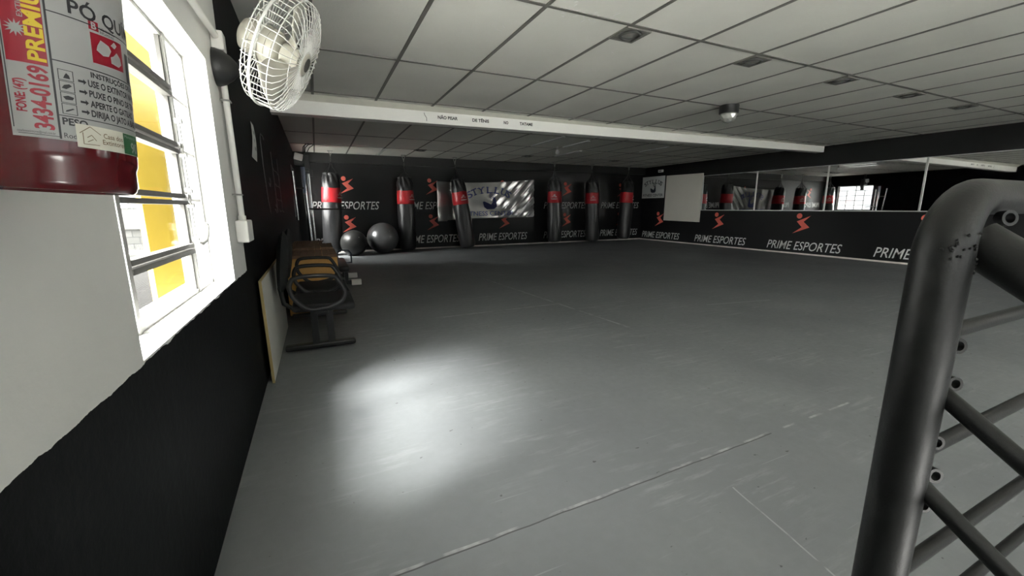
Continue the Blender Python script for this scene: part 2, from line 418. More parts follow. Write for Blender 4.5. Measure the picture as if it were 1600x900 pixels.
y0, y1, z0, z1 = W2; XF2 = -0.42
bm = NB()
box(bm, (XF2 - .03, y0, z0), (XF2, y0 + .025, z1)); box(bm, (XF2 - .03, y1 - .025, z0), (XF2, y1, z1))
box(bm, (XF2 - .03, y0, z0), (XF2, y1, z0 + .025)); box(bm, (XF2 - .03, y0, z1 - .025), (XF2, y1, z1))
for k in (1, 2, 3): yy = y0 + (y1 - y0) * k / 4; box(bm, (XF2 - .025, yy - .012, z0), (XF2 - .003, yy + .012, z1 - (.18 if k != 2 else 0)))
for zz in (1.02, 1.2, 1.38, 1.57): box(bm, (XF2 - .025, y0, zz - .009), (XF2 - .003, y1, zz + .009))
win2 = struct('window_2', bm, M_FRAMED)
bm = NB(); box(bm, (XF2 - .02, y0 + .02, z0 + .02), (XF2 - .017, y1 - .02, z1 - .02)); obj('pane', bm, M_GLASS, win2)
x0, x1, z0, z1 = FILL_W3
bm = NB()
for a, b, c, d in ((x0, x1, z0, z0 + .03), (x0, x1, z1 - .03, z1), (x0, x0 + .03, z0, z1), (x1 - .03, x1, z0, z1), ((x0 + x1) / 2 - .12, (x0 + x1) / 2 + .12, z0, z1)):
    box(bm, (a, YN - .10, c), (b, YN - .06, d))
fill_win3 = struct('fill_window_3', bm, M_FRAME)
bm = NB(); box(bm, (x0 + .02, YN - .085, z0 + .02), (x1 - .02, YN - .082, z1 - .02)); obj('pane', bm, M_GLASS, fill_win3)

y0, y1, z0, z1 = FILL_W4
bm = NB()
for k in range(4): yy = y0 + .02 + (y1 - y0 - .04) * k / 3; box(bm, (XF - .03, yy - .018, z0), (XF, yy + .018, z1))
for zz in (z0 + .02, 1.05, 1.4, z1 - .02): box(bm, (XF - .028, y0, zz - .015), (XF - .002, y1, zz + .015))
fill_win4 = struct('fill_window_4', bm, M_FRAME)
bm = NB(); box(bm, (XF - .02, y0 + .01, z0 + .01), (XF - .017, y1 - .01, z1 - .01)); obj('pane', bm, M_GLASS, fill_win4)

def portal(loc, sx, sy, direction):
    l = bpy.data.lights.new('daylight portal', 'AREA'); l.shape = 'RECTANGLE'; l.size = sx; l.size_y = sy; l.cycles.is_portal = True
    o = bpy.data.objects.new('daylight portal', l); COL.objects.link(o); o.location = loc
    o.rotation_euler = (-V(direction)).to_track_quat('Z', 'Y').to_euler()
portal((-.50, (W1[0] + W1[1]) / 2, (W1[2] + W1[3]) / 2), 1.05, .9, (1, 0, 0))
portal((-.50, (W2[0] + W2[1]) / 2, (W2[2] + W2[3]) / 2), 1.15, .95, (1, 0, 0))
portal(((FILL_W3[0] + FILL_W3[1]) / 2, YN - .16, (FILL_W3[2] + FILL_W3[3]) / 2), 6.3, .98, (0, 1, 0))
portal((-.50, (FILL_W4[0] + FILL_W4[1]) / 2, (FILL_W4[2] + FILL_W4[3]) / 2), 1.4, 1.0, (1, 0, 0))

# ------------------------------------------------------------------ outside the near window
bm = NB(); box(bm, (-120, -160, -3.3), (120, 120, -3.1)); struct('trim_4', bm, mat('pale street concrete', (.85, .84, .80), .9, var=.2))
sg = thing('sign', 'tall plain yellow sign panel outside the near window', 'sign', (-1.24, 4.67, .165))
d = V((.2, .98, 0)).normalized(); MS = frame_to((0, 0, 0), (0, 0, 1), d)
bm = NB(); box(bm, (-.295, -.02, 0), (.295, .02, 2.3), MS); obj('panel', bm, mat('yellow sign face', (.50, .35, .045), .45, var=.03), sg)
for zz in (.4, 1.9): bm = NB(); box(bm, (.25, .02, zz), (.29, .9, zz + .04), MS); obj('bracket', bm, M_FRAME, sg)
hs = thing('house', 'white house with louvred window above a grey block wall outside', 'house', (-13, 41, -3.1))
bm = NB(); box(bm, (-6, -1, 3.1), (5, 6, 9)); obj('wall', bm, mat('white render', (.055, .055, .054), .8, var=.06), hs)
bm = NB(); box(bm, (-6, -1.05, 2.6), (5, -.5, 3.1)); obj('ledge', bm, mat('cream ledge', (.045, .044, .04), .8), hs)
def m_block():
    mt = bpy.data.materials.new('concrete block wall'); mt.use_nodes = True; gg = N(mt); b = mt.node_tree.nodes['Principled BSDF']
    vec, x, y, z = gg.coords(); br = mt.node_tree.nodes.new('ShaderNodeTexBrick')
    cb = mt.node_tree.nodes.new('ShaderNodeCombineXYZ'); gg.put(cb.inputs[0], x); gg.put(cb.inputs[1], z); gg.put(br.inputs['Vector'], cb.outputs[0])
    br.inputs['Scale'].default_value = 1.0; br.inputs['Brick Width'].default_value = .8; br.inputs['Row Height'].default_value = .5; br.inputs['Mortar Size'].default_value = .03
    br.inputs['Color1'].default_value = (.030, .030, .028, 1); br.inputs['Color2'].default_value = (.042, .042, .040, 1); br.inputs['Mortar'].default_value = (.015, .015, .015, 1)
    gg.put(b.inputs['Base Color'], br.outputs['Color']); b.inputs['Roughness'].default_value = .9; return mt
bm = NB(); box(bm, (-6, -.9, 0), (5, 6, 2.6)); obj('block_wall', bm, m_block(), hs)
bm = NB(); box(bm, (-.6, -1.06, 4.15), (1.05, -1.0, 4.95))
lv = obj('window', bm, mat('dark window', (.08, .09, .1), .3), hs)
bm = NB()
for k in range(4): box(bm, (-.62, -1.10, 4.14 + .21 * k), (.45, -1.02, 4.27 + .21 * k))
obj('louvre', bm, M_WHITE, lv)
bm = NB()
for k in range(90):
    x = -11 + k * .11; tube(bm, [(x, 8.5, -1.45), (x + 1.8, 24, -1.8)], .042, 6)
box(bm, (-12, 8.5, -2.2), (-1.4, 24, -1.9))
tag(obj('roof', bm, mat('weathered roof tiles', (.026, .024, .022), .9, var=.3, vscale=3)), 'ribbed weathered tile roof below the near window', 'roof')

# ------------------------------------------------------------------ printed walls
FIG = [(.149, .595), (.774, .875), (.476, .583), (.774, .315), (0, 0), (.417, .318)]
def figure(M, s, parent):
    bm = NB(); prism(bm, [(x * s, y * s) for x, y in FIG], M, .0012); prism(bm, [(x * s, y * s) for x, y in circle(.25, .862, .13, 20)], M, .0012)
    return obj('logo', bm, M_RED, parent)
def slogan(M, h, w, parent):
    bm = NB(); text_to(bm, 'PRIME ESPORTES', M, h, w, .28, .003); return obj('lettering', bm, M_TXT, parent)
for i in range(5):
    xs = -.08 + 1.915 * i
    w = 1.41 if i < 4 else 1.42
    slogan(plane_frame((xs, YB - .0015, .955), (1, 0, 0), (0, 0, 1)), .175, w, wb)
    slogan(plane_frame((xs, YB - .0015, .145), (1, 0, 0), (0, 0, 1)), .185, w, wb)
    for zf in (1.295, .45): figure(plane_frame((xs + .585, YB - .001, zf), (1, 0, 0), (0, 0, 1)), .385, wb)
for i in range(6):
    ys = 9.985 - 1.995 * i
    slogan(plane_frame((XR - .0015, ys, .088), (0, -1, 0), (0, 0, 1)), .175, 1.48, wr)
    figure(plane_frame((XR - .001, ys - .52, .43), (0, -1, 0), (0, 0, 1)), .42, wr)

# mirrors along the right wall
M_MIR = mat('mirror glass', (.80, .80, .79), .015, 1.0)
edges = [7.86, 6.40, 4.94, 3.487, 2.03, .57, -.89]
words = ['short mirror panel beside the white board', 'second mirror panel from the white board', 'mirror panel reflecting the bright far window', 'mirror panel behind the bend of the black railing', 'mirror panel to the right of the railing post', 'mirror panel at the far right end of the row']
for i, (a, b) in enumerate(zip(edges, edges[1:])):
    t = thing('wall_mirror', words[i] if i else 'mirror panel touching the white board on the right wall', 'mirror', (XR, (a + b) / 2, .898), group='mirror panels on the right wall')
    hw = (a - b) / 2
    bm = NB(); box(bm, (-.010, -hw + .003, 0.004), (-.002, hw - .003, .868)); obj('glass', bm, M_MIR, t)
    bm = NB(); box(bm, (-.016, -hw, -.006), (-.001, hw, .012)); box(bm, (-.016, -hw, .862), (-.001, hw, .874))
    box(bm, (-.016, hw - .028, 0), (-.001, hw, .87)); obj('frame', bm, M_ALU, t)

# ------------------------------------------------------------------ gym sign and banner
ARM = [(.0, .62), (.12, .66), (.42, .50), (.60, .40), (.72, .62), (.75, 1.0), (.90, 1.0), (.97, .62), (1.0, .22), (.82, .02), (.30, 0), (.10, .18)]
def styllus(M, w, h, parent, ink, mt2=None):
    """arched name, arm lifting a weight plate, line of text underneath, in a w by h field"""
    bm = NB()
    letters = 'STYLLUS'; wd = [.105, .12, .125, .105, .105, .125, .105]
    for k, ch in enumerate(letters):
        tt = (k - 3) / 3.0; ang = -tt * .62
        cx, cz = w * (.5 + .42 * math.sin(tt * 1.12)), h * (.60 + .20 * math.cos(tt * 1.25))
        hh = h * .19; ww = w * wd[k] * .92
        ML = M @ Matrix.Translation((cx, cz, 0)) @ Matrix.Rotation(ang, 4, 'Z') @ Matrix.Translation((-ww / 2, -hh / 2, 0))
        text_to(bm, ch, ML, hh, ww, 0, .02)
        s = hh * .12
        def serif(x, y, l): prism(bm, [(x - l / 2, y), (x + l / 2, y), (x + l / 2, y + s), (x - l / 2, y + s)], ML, .0008)
        if ch in 'TY': serif(ww / 2, 0, ww * .55)
        if ch == 'Y': serif(ww * .1, hh - s, ww * .42); serif(ww * .9, hh - s, ww * .42)
        if ch == 'L': serif(ww * .15, hh - s, ww * .5); serif(ww * .12, 0, ww * .4)
        if ch == 'U': serif(ww * .12, hh - s, ww * .44); serif(ww * .88, hh - s, ww * .44)
    parts = [obj('lettering', bm, ink, parent)]; bm = NB()
    text_to(bm, 'FITNESS CENTER', M @ Matrix.Translation((w * .02, h * .03, 0)), h * .13, w * .96, 0, .015)
    parts.append(obj('lettering', bm, ink, parent))
    bm = NB(); aw, ah = w * .27, h * .36
    prism(bm, [(w * .37 + x * aw, h * .22 + y * ah) for x, y in ARM], M, .0008)
    cx, cz, r = w * .37 + aw * .70, h * .63, h * .105
    ringpoly(bm, cx, cz, r * .82, r, M, .0008); ringpoly(bm, cx, cz, r * .42, r * .60, M, .0008); prism(bm, circle(cx, cz, r * .2, 14), M, .0008)
    parts.append(obj('emblem', bm, ink, parent))
    return parts

def m_banner():
    mt = bpy.data.materials.new('glossy grey banner vinyl'); mt.use_nodes = True; b = mt.node_tree.nodes['Principled BSDF']; gg = N(mt)
    vec, x, y, z = gg.coords()
    gg.put(b.inputs['Base Color'], gg.mix(gg.noise(vec, 2.2, 3), (.48, .475, .46, 1), (.58, .575, .56, 1)))
    b.inputs['Roughness'].default_value = .24; b.inputs['Metallic'].default_value = .6; b.inputs['Coat Weight'].default_value = .5; b.inputs['Coat Roughness'].default_value = .12
    return mt
bx0, bx1 = 2.64, 5.34
ban = thing('banner', 'crumpled grey vinyl banner with blue gym name behind the bags', 'banner', (bx0, YB, .68))
def ban_y(u, w):
    """how far the vinyl stands off the wall"""
    d = .035
    if u < .20: d += .16 * (1 - u / .20)
    s = max(0, u - .52) / .48
    d += .018 * s * math.sin((u * 2.3 - w * .75) * 26) + .010 * s * math.sin((u * 3 - w * 1.3) * 43 + 1)
    d += .006 * math.sin((u * 1.0 + w * .6) * 17)
    return d
bm = NB(); NU, NV = 120, 34; grid = []
for i in range(NU + 1):
    u = i / NU; row = []
    for j in range(NV + 1):
        w = j / NV; top = 1.605 - .68 + (.11 * u - .04 * math.sin(PI * u)); bot = .0 + .055 * u - (.02 if u < .1 else 0)
        row.append(bm.verts.new((u * (bx1 - bx0), -ban_y(u, w), bot + (top - bot) * w)))
    grid.append(row)
for i in range(NU):
    for j in range(NV): bm.faces.new((grid[i][j], grid[i + 1][j], grid[i + 1][j + 1], grid[i][j + 1]))
vin = obj('vinyl', bm, m_banner(), ban, True, 180)
sm = vin.modifiers.new('thickness', 'SOLIDIFY'); sm.thickness = .002; sm.offset = -1
MB = plane_frame((.70, 0, .075), (1, 0, .01), (0, 0, 1))
for o in styllus(MB, 1.42, .83, ban, M_NAVY):
    for v in o.data.vertices:                                 # lay the print on the wavy vinyl
        u = v.co.x / (bx1 - bx0); w = min(1, max(0, (v.co.z - .03) / .95))
        v.co.y -= ban_y(u, w) + .004

sgn = thing('sign', 'small white sign with arm emblem, left of the white board', 'sign', (XR, 10.12 - .05, 1.245))
bm = NB(); box(bm, (-.012, -.90, 0), (-.001, 0, .62)); obj('board', bm, mat('white sign board', (.62, .63, .63), .5, var=.05), sgn)
styllus(plane_frame((-.0135, -.03, .03), (0, -1, 0), (0, 0, 1)), .84, .56, sgn, mat('dark ink', (.02, .022, .04), .5))
bm = NB(); box(bm, (-.03, -.62, 0), (-.001, .62, 1.245), Matrix.Rotation(.012, 4, 'X'))
o = obj('board', bm, mat('cream painted board', (.66, .645, .58), .6, var=.06, vscale=2)); o.location = (XR, 8.49, .60)
tag(o, 'plain cream rectangular board hung on the right wall beside the mirrors', 'board')
el = thing('emergency_light', 'tiny white light unit above the small white sign', 'light', (XR, 9.33, 2.0))
bm = NB(); rbox(bm, (-.06, -.08, -.035), (-.001, .08, .035), .01); obj('housing', bm, M_WHITE, el)
bm = NB(); rbox(bm, (-.066, -.05, -.02), (-.058, .05, .01), .003); obj('lens', bm, mat('grey lens', (.3, .3, .3), .2), el)

# ------------------------------------------------------------------ punching bags
M_LEATHER = mat('black leatherette', (.016, .016, .017), .38, var=.3, vscale=5, bump=.35, bscale=14, spec=.6)
M_REDV = mat('red vinyl', (.55, .022, .03), .35, var=.15, vscale=6, bump=.25, bscale=16)
M_STRAP = mat('black webbing', (.012, .012, .012), .6)
def make_bag():
    t = thing('punching_bag', '', 'punching bag', group='punching bags along the back wall')
    R0, L = .185, 1.62
    def wob(a, z): return 1 + .02 * math.sin(3 * a + z * 4) + .015 * math.sin(a * 5 - z * 9)
    bm = NB(); prof = [(0, 0), (R0 * .6, .004), (R0 * .86, .02), (R0 * .97, .055)] + [(R0 * (1.0 + .05 * math.sin(z * 2.6)), z) for z in [.1 + .09 * k for k in range(11)]] + [(R0 * .99, 1.065)]
    lathe(bm, prof, 32, None, wob); obj('body', bm, M_LEATHER, t, True, 60)
    bm = NB(); lathe(bm, [(R0 * .99, 1.045), (R0 * 1.035, 1.055), (R0 * 1.03, 1.16), (R0 * 1.0, 1.28), (R0 * .98, 1.345), (R0 * .9, 1.347)], 32, None, wob)
    rb = obj('red_band', bm, M_REDV, t, True, 60)
    bm = NB(); a0 = -PI / 2 + .62                              # pale printed mark on the band
    for da, z, w, h in ((0, 1.225, .08, .016), (-.2, 1.20, .05, .014), (.2, 1.20, .07, .016), (0, 1.145, .17, .026), (.04, 1.25, .05, .02)):
        aa = a0 + da; p = V((math.cos(aa), math.sin(aa), 0)) * (R0 * 1.05); MM = plane_frame((p.x, p.y, z), (-math.sin(aa), math.cos(aa), 0), (0, 0, 1))
        prism(bm, circle(0, 0, w / 2, 14, h / 2), MM, .002)
    obj('mark', bm, mat('pale print', (.75, .6, .58), .5), rb)
    bm = NB()
    def pleat(a, z): s = max(0, (z - 1.36) / .26); return 1 + .11 * min(1, s * 1.6) * math.sin(8 * a + 5 * s) + .02 * math.sin(3 * a)
    lathe(bm, [(R0 * .985, 1.337), (R0 * .97, 1.40), (R0 * .92, 1.47), (R0 * .86, 1.53), (R0 * .78, 1.575), (R0 * .74, 1.61), (R0 * .80, 1.635), (R0 * .70, 1.64), (R0 * .4, 1.60), (0, 1.59)], 54, None, pleat)
    obj('collar', bm, M_LEATHER, t, True, 60)
    for k in range(4):
        a = PI / 4 + k * PI / 2; bm = NB()
        tube(bm, [(R0 * .95 * math.cos(a), R0 * .95 * math.sin(a), 1.46), (R0 * .92 * math.cos(a), R0 * .92 * math.sin(a), 1.60), (.04 * math.cos(a), .04 * math.sin(a), 1.76), (.012 * math.cos(a), .012 * math.sin(a), 1.86)], .011, 6)
        obj('strap', bm, M_STRAP, t, True)
    bm = NB()
    for k in range(3):
        tube(bm, [(.012 * math.cos(q) if k % 2 else 0, 0 if k % 2 else .012 * math.cos(q), 1.875 + .034 * k + .022 * math.sin(q)) for q in [2 * PI * j / 10 for j in range(10)]], .004, 6, True)
    obj('chain', bm, M_FRAMED, t, True)
    return t
def make_hook():
    h = thing('bag_hook', '', 'hook', group='steel hooks the punching bags hang from')
    bm = NB(); rbox(bm, (-.05, -.04, -.012), (.05, .04, 0), .003); obj('plate', bm, M_FRAME, h)
    bm = NB(); tube(bm, [(-.035, 0, -.01), (-.006, 0, -.10), (.006, 0, -.10), (.035, 0, -.01)], .007, 8)
    tube(bm, [(0, .018 * math.cos(q), -.118 + .018 * math.sin(q)) for q in [2 * PI * j / 12 for j in range(12)]], .005, 6, True); obj('eye', bm, M_FRAME, h, True)
    return h
BAGS = [((.255, 9.56, .06), (.335, 9.56, 1.62), 'black and red punching bag brightly lit behind the dark exercise ball', 0.3),
        ((1.865, 9.70, .025), (1.86, 9.70, 1.64), 'punching bag standing right of the large silver ball', 0.0),
        ((3.30, 9.64, .025), (3.09, 9.70, 1.65), 'punching bag leaning across the left half of the grey banner', -.5),
        ((5.80, 9.72, .06), (5.78, 9.72, 1.65), 'leftmost of the three punching bags right of the banner', -1.2),
        ((7.04, 9.72, .04), (6.98, 9.72, 1.66), 'middle of the three punching bags right of the banner', -1.1),
        ((8.15, 9.72, .06), (8.23, 9.72, 1.66), 'punching bag nearest the right back corner', 0.0)]
bag0 = make_bag(); hook0 = make_hook()
for i, (b, tpt, lab, rz) in enumerate(BAGS):
    o = bag0 if i == 0 else dup(bag0, b)
    ax = (V(tpt) - V(b)).normalized()
    M = frame_to(b, ax, (math.cos(rz), math.sin(rz), 0)); o.location = b; o.rotation_euler = M.to_euler(); o['label'] = lab
    k = hook0 if i == 0 else dup(hook0, (0, 0, 0))
    e = V(b) + ax * 1.965
    k.location = (e.x, e.y, H); sc = (H - e.z - .003) / .1415; k.scale = (1, 1, max(.6, sc))
    k['label'] = ['steel hook above the bag behind the dark ball', 'steel hook above the bag beside the silver ball', 'steel hook above the bag in front of the banner', 'steel hook of the first bag right of the banner', 'steel hook of the middle bag right of the banner', 'steel hook above the bag in the right back corner'][i]

# ------------------------------------------------------------------ exercise balls
def ball(x, y, r, mt, lab):
    t = thing('exercise_ball', lab, 'exercise ball', (x, y, r), group='exercise balls by the back wall')
    bm = NB(); n = 40
    prof = []
    for k in range(n + 1):
        a = -PI / 2 + PI * k / n; rr = r * (1 + .006 * math.cos(a * 36) * (abs(math.sin(a)) < .75)); z = rr * math.sin(a)
        if z < -r * .985: z = -r * .985
        prof.append((max(0, rr * math.cos(a)), z))
    prof = [(0, -r * .985)] + [q for q in prof if q[1] > -r * .985] 
    lathe(bm, prof, 48); o = obj('shell', bm, mt, t, True, 80)
    bm = NB(); d = V((.30, -.75, .45)).normalized(); cyl(bm, d * (r * .985), d * (r * 1.01), .012, seg=12); obj('valve_plug', bm, M_FRAME, t, True)
    t.location.z = r * .985 + .001
    return t
ball(1.295, 9.58, .336, mat('silver grey rubber', (.20, .20, .205), .28, .55, var=.1), 'large silver exercise ball on the floor left of the second bag')
ball(.665, 9.30, .268, mat('dark grey rubber', (.032, .032, .031), .36, .1, var=.1), 'smaller dark grey exercise ball in front of the first bag')

# ------------------------------------------------------------------ far left corner: rack, spot lamp, cable
rk = thing('training_rack', 'chrome two-post training rack in the left back corner', 'rack', (-.13, 8.2, 0))
bm = NB(); tube(bm, [(.02, 0, .0), (-.018, 0, 1.68)], .030, 16); obj('upright', bm, M_CHROME, rk, True)
bm = NB(); tube(bm, [(.075, .06, .0), (.062, .06, 1.58)], .022, 14); obj('upright', bm, M_CHROME, rk, True)
bm = NB(); tube(bm, [(-.016, 0, 1.25), (-.018, 0, 1.685)], .033, 16); obj('sleeve', bm, mat('pale blue sleeve', (.36, .40, .55), .4, var=.3, vscale=40), rk, True)
bm = NB(); tube(bm, [(-.165, -.1, .79), (-.178, -.15, 1.60)], .020, 12); obj('rear_tube', bm, M_CHROME, rk, True)
bm = NB(); tube(bm, [(-.172, -.12, 1.33), (-.01, 0, 1.33)], .016, 10); obj('bracket', bm, M_FRAMED, rk, True)
bm = NB(); tube(bm, [(.03, .02, .975), (.71, .0, .965)], .014, 10); obj('bar', bm, M_FRAMED, rk, True)
bm = NB(); rbox(bm, (-.06, -.5, 0), (.14, -.44, .05), .01); rbox(bm, (-.01, -.46, 0), (.05, .4, .05), .01); rbox(bm, (.04, -.3, 0), (.1, .3, .045), .01); obj('base', bm, M_BLK, rk)

sp = thing('flood_lamp', 'small white-backed flood lamp high in the left back corner', 'lamp', (XL, 8.7, 1.92))
bm = NB(); rbox(bm, (.06, -.09, -.05), (.20, .02, .07), .01, M=Matrix.Rotation(.25, 4, 'Y')); obj('housing', bm, M_WHITE, sp)
bm = NB(); rbox(bm, (.05, -.06, -.16), (.22, .05, -.06), .012); obj('lamp_head', bm, M_BLK, sp)
bm = NB(); tube(bm, [(0.0, -.02, -.02), (.08, -.02, -.03), (.10, -.02, -.10)], .012, 8); obj('arm', bm, M_BLK, sp, True)
bm = NB(); rbox(bm, (.20, -.05, -.26), (.30, .06, .03), .015); rbox(bm, (.27, -.07, -.36), (.34, .02, -.24), .01); obj('second_head', bm, M_BLK, sp)
bm = NB(); tube(bm, [(.15, 0, .05), (.24, 0, .07)], .01, 8); tube(bm, [(.22, 0, 0), (.24, -.02, .17), (.26, 0, H - 1.93)], .006, 8); obj('mount', bm, M_BLK, sp)
bm = NB()
tube(bm, [(-.13, 8.66, 1.98), (-.12, 8.64, 2.07), (-.07, 8.62, 2.12), (-.02, 8.62, 2.132)], .007, 8)
tube(bm, [(-.10, 8.66, 1.96), (-.08, 8.63, 2.06), (-.03, 8.62, 2.11), (.03, 8.62, 2.132)], .007, 8)
tube(bm, [(-.06, 8.66, 1.99), (-.02, 8.65, 2.06), (.04, 8.62, 2.10), (.05, 8.62, 2.132)], .006, 8)
tag(obj('cable', bm, M_BLK, None, True), 'loops of black cable hanging from the ceiling at the flood lamp', 'cable')

# ------------------------------------------------------------------ crates and bench behind the chairs
CR = [((-.30, 4.26), (.145, 4.84), .565, 'front plywood crate behind the tandem chairs'), ((-.30, 4.90), (.135, 5.50), .575, 'middle plywood crate of the row along the left wall'), ((-.30, 5.57), (.04, 6.25), .56, 'rear plywood crate nearest the training rack')]
for (xa, ya), (xb, yb), hh, lab in CR:
    t = thing('plywood_crate', lab, 'crate', ((xa + xb) / 2, (ya + yb) / 2, 0), group='plywood crates along the left wall')
    w, d = (xb - xa) / 2, (yb - ya) / 2
    bm = NB(); box(bm, (-w, -d, .0), (w, d, hh - .035)); bmesh.ops.bevel(bm, geom=bm.edges[:], offset=.004, segments=1, affect='EDGES'); obj('body', bm, M_WOOD, t)
    bm = NB(); n = 7
    for k in range(n):
        a = -w + 2 * w * k / n; box(bm, (a, -d - .008 + random.uniform(0, .02), hh - .034), (a + 2 * w / n - .004, d + .008 - random.uniform(0, .03), hh - random.uniform(0, .012)))
    obj('slatted_top', bm, M_WOODTOP, t)
bn = thing('low_bench', 'low dark bench with white-capped tube ends past the crates', 'bench', (.24, 5.9, 0))
bm = NB(); rbox(bm, (-.05, -.55, .22), (.07, .40, .30), .03); obj('pad', bm, mat('dark bench vinyl', (.02, .02, .022), .4), bn, True)
for yy in (-.28, .32):
    bm = NB(); box(bm, (-.06, yy - .025, .03), (.10, yy + .025, .08)); box(bm, (.02, yy - .02, .07), (.06, yy + .02, .23)); obj('leg_frame', bm, M_BLK, bn)
    for xx in (.095,):
        bm = NB(); rbox(bm, (xx, yy - .03, .015), (xx + .12, yy + .03, .085), .008); obj('end_cap', bm, M_WHITE, bn)
bm = NB(); tube(bm, [(-.04, .1, .24), (-.03, .12, .40), (.0, .12, .43), (.11, .12, .42), (.14, .12, .38), (.14, .12, .26), (.0, .12, .25)], .012, 8); obj('handle', bm, mat('blue grey tube', (.09, .12, .16), .4), bn, True)

# ------------------------------------------------------------------ leaning panel
pn = thing('leaning_panel', 'white thin panel leaning on the black wall by the chairs', 'panel', (-.298, 2.60, 0))
bm = NB(); ML = Matrix.Rotation(-.015, 4, 'Y')
box(bm, (-.012, .004, .004), (0, 1.26, .593), ML); obj('board', bm, mat('off-white laminate', (.60, .59, .55), .5, var=.08), pn)
bm = NB(); box(bm, (-.013, 0, 0), (.001, .004, .595), ML); box(bm, (-.013, 0, .593), (.001, 1.26, .597), ML); obj('edge_banding', bm, mat('yellowed edge', (.42, .32, .14), .6), pn)

# ------------------------------------------------------------------ tandem chairs
M_CHB = mat('black chair tube', (.014, .014, .0145), .38, var=.15, spec=.5)
M_CHF = mat('dark chair fabric', (.012, .012, .013), .75, var=.25, vscale=40, bump=.2, bscale=200)
ch = thing('tandem_chairs', 'black tandem waiting chairs with loop armrests by the left wall', 'chairs', (0, 3.12, 0))
SP = .55
for yy in (.02, .98):                                        # two pedestals
    bm = NB()
    rbox(bm, (-.275, yy - .03, .012), (.185, yy + .03, .05), .012); obj('foot', bm, M_CHB, ch)
    for xx in (-.075, .025):
        bm = NB(); box(bm, (xx - .022, yy - .02, .045), (xx + .022, yy + .02, .30)); obj('leg', bm, M_CHB, ch)
bm = NB(); rbox(bm, (-.07, -.06, .272), (.02, 1.02, .312), .006); obj('seat_beam', bm, M_CHB, ch)
for k in range(2):
    yc = .06 + SP * k
    bm = NB(); rbox(bm, (-.20, yc - .23, .315), (.19, yc + .23, .37), .025, 3)
    for v in bm.verts:
        if v.co.x > .12: v.co.z -= .012 * (v.co.x - .12) / .07
    obj('seat', bm, M_CHF, ch, True)
    bm = NB(); lathe(bm, [(0, -.032), (.10, -.030), (.17, -.022), (.20, 0), (.17, .022), (.10, .030), (0, .032)], 28, plane_frame((-.237, yc, .63), (0, -1, 0), (.12, 0, 1)))
    for v in bm.verts: v.co.y = yc + (v.co.y - yc) * 1.08; v.co.z = .63 + (v.co.z - .63) * 1.05
    obj('backrest', bm, M_CHF, ch, True)
    bm = NB(); tube(bm, [(-.255, yc, .60), (-.27, yc, .45), (-.255, yc, .34), (-.20, yc, .30), (-.05, yc, .295)], .016, 10); obj('back_bracket', bm, M_CHB, ch, True)
LOOP = [(-.188, .525), (-.160, .556), (-.06, .563), (.052, .556), (.085, .535), (.118, .475), (.128, .445), (.118, .405), (.09, .375), (.03, .352), (-.06, .340), (-.105, .350), (-.145, .385), (-.185, .44), (-.194, .49)]
for k in range(3):
    yy = .0 + SP * k - .215 + .06 * 0
    bm = NB(); P = []
    n = len(LOOP)
    for i in range(n):                                        # smoothed loop
        a, b, c, d = [V((q[0], 0, q[1])) for q in (LOOP[i - 1], LOOP[i], LOOP[(i + 1) % n], LOOP[(i + 2) % n])]
        for s in (0, .33, .67):
            P.append(.5 * ((2 * b) + (c - a) * s + (2 * a - 5 * b + 4 * c - d) * s * s + (3 * b - a - 3 * c + d) * s ** 3) + V((0, yy, 0)))
    tube(bm, P, .0145, 10, True); obj('armrest', bm, M_CHB, ch, True, 80)

# ------------------------------------------------------------------ things on the left wall
cd = thing('electrical_conduit', 'grey-white conduit pipe with boxes on the wall beside the fan', 'conduit', (XL, 2.27, 0))
def W(x, y, z): return (x - XL, y - 2.27, z)
bm = NB(); tube(bm, [W(XL + .022, -.2, 1.62), W(XL + .022, .9, 1.645), W(XL + .022, 1.82, 1.666), W(XL + .022, 2.2, 1.688)], .0125, 14); obj('pipe', bm, M_WHITE, cd, True)
bm = NB(); tube(bm, [W(XL + .022, 2.262, 1.66), W(XL + .022, 2.30, .92)], .0125, 14); obj('pipe', bm, M_WHITE, cd, True)
bm = NB(); rbox(bm, W(XL + .001, 2.215, 1.640), W(XL + .046, 2.285, 1.715), .006); obj('elbow_box', bm, M_WHITE, cd)
bm = NB(); rbox(bm, W(XL + .001, 2.225, .835), W(XL + .05, 2.385, .935), .006); cyl(bm, W(XL + .022, 2.298, .925), W(XL + .022, 2.30, .955), .017, seg=14); obj('junction_box', bm, M_WHITE, cd)
for zz in (1.45, 1.05):
    bm = NB(); tube(bm, [W(XL + .001, 2.255, zz), W(XL + .036, 2.262, zz), W(XL + .036, 2.302, zz), W(XL + .001, 2.31, zz)], .004, 6); obj('clamp', bm, M_FRAME, cd)

ps = thing('notice_sheet', 'narrow white paper notice taped on the black left wall', 'notice', (XL, 3.28, 1.42))
bm = NB(); NS = 8
rows = []
for k in range(NS + 1):
    s = k / NS; z = .115 - .23 * s; c = .006 + .006 * math.sin(s * 3.4)
    rows.append([bm.verts.new((c, -.045 - .12 * s, z)), bm.verts.new((c + .003, .045, z - .01))])
for a, b in zip(rows, rows[1:]): bm.faces.new((a[0], a[1], b[1], b[0]))
sh = obj('sheet', bm, mat('white paper', (.62, .62, .60), .7), ps); sm = sh.modifiers.new('thickness', 'SOLIDIFY'); sm.thickness = .001
for z, w in ((.05, .03), (.0, .035), (-.05, .035)):
    bm = NB()
    for q in range(3): box(bm, (.013, -.05 + q * .025, z - .012), (.0138, -.033 + q * .025, z + .010))
    obj('print', bm, mat('faded print', (.33, .33, .33), .7), ps)

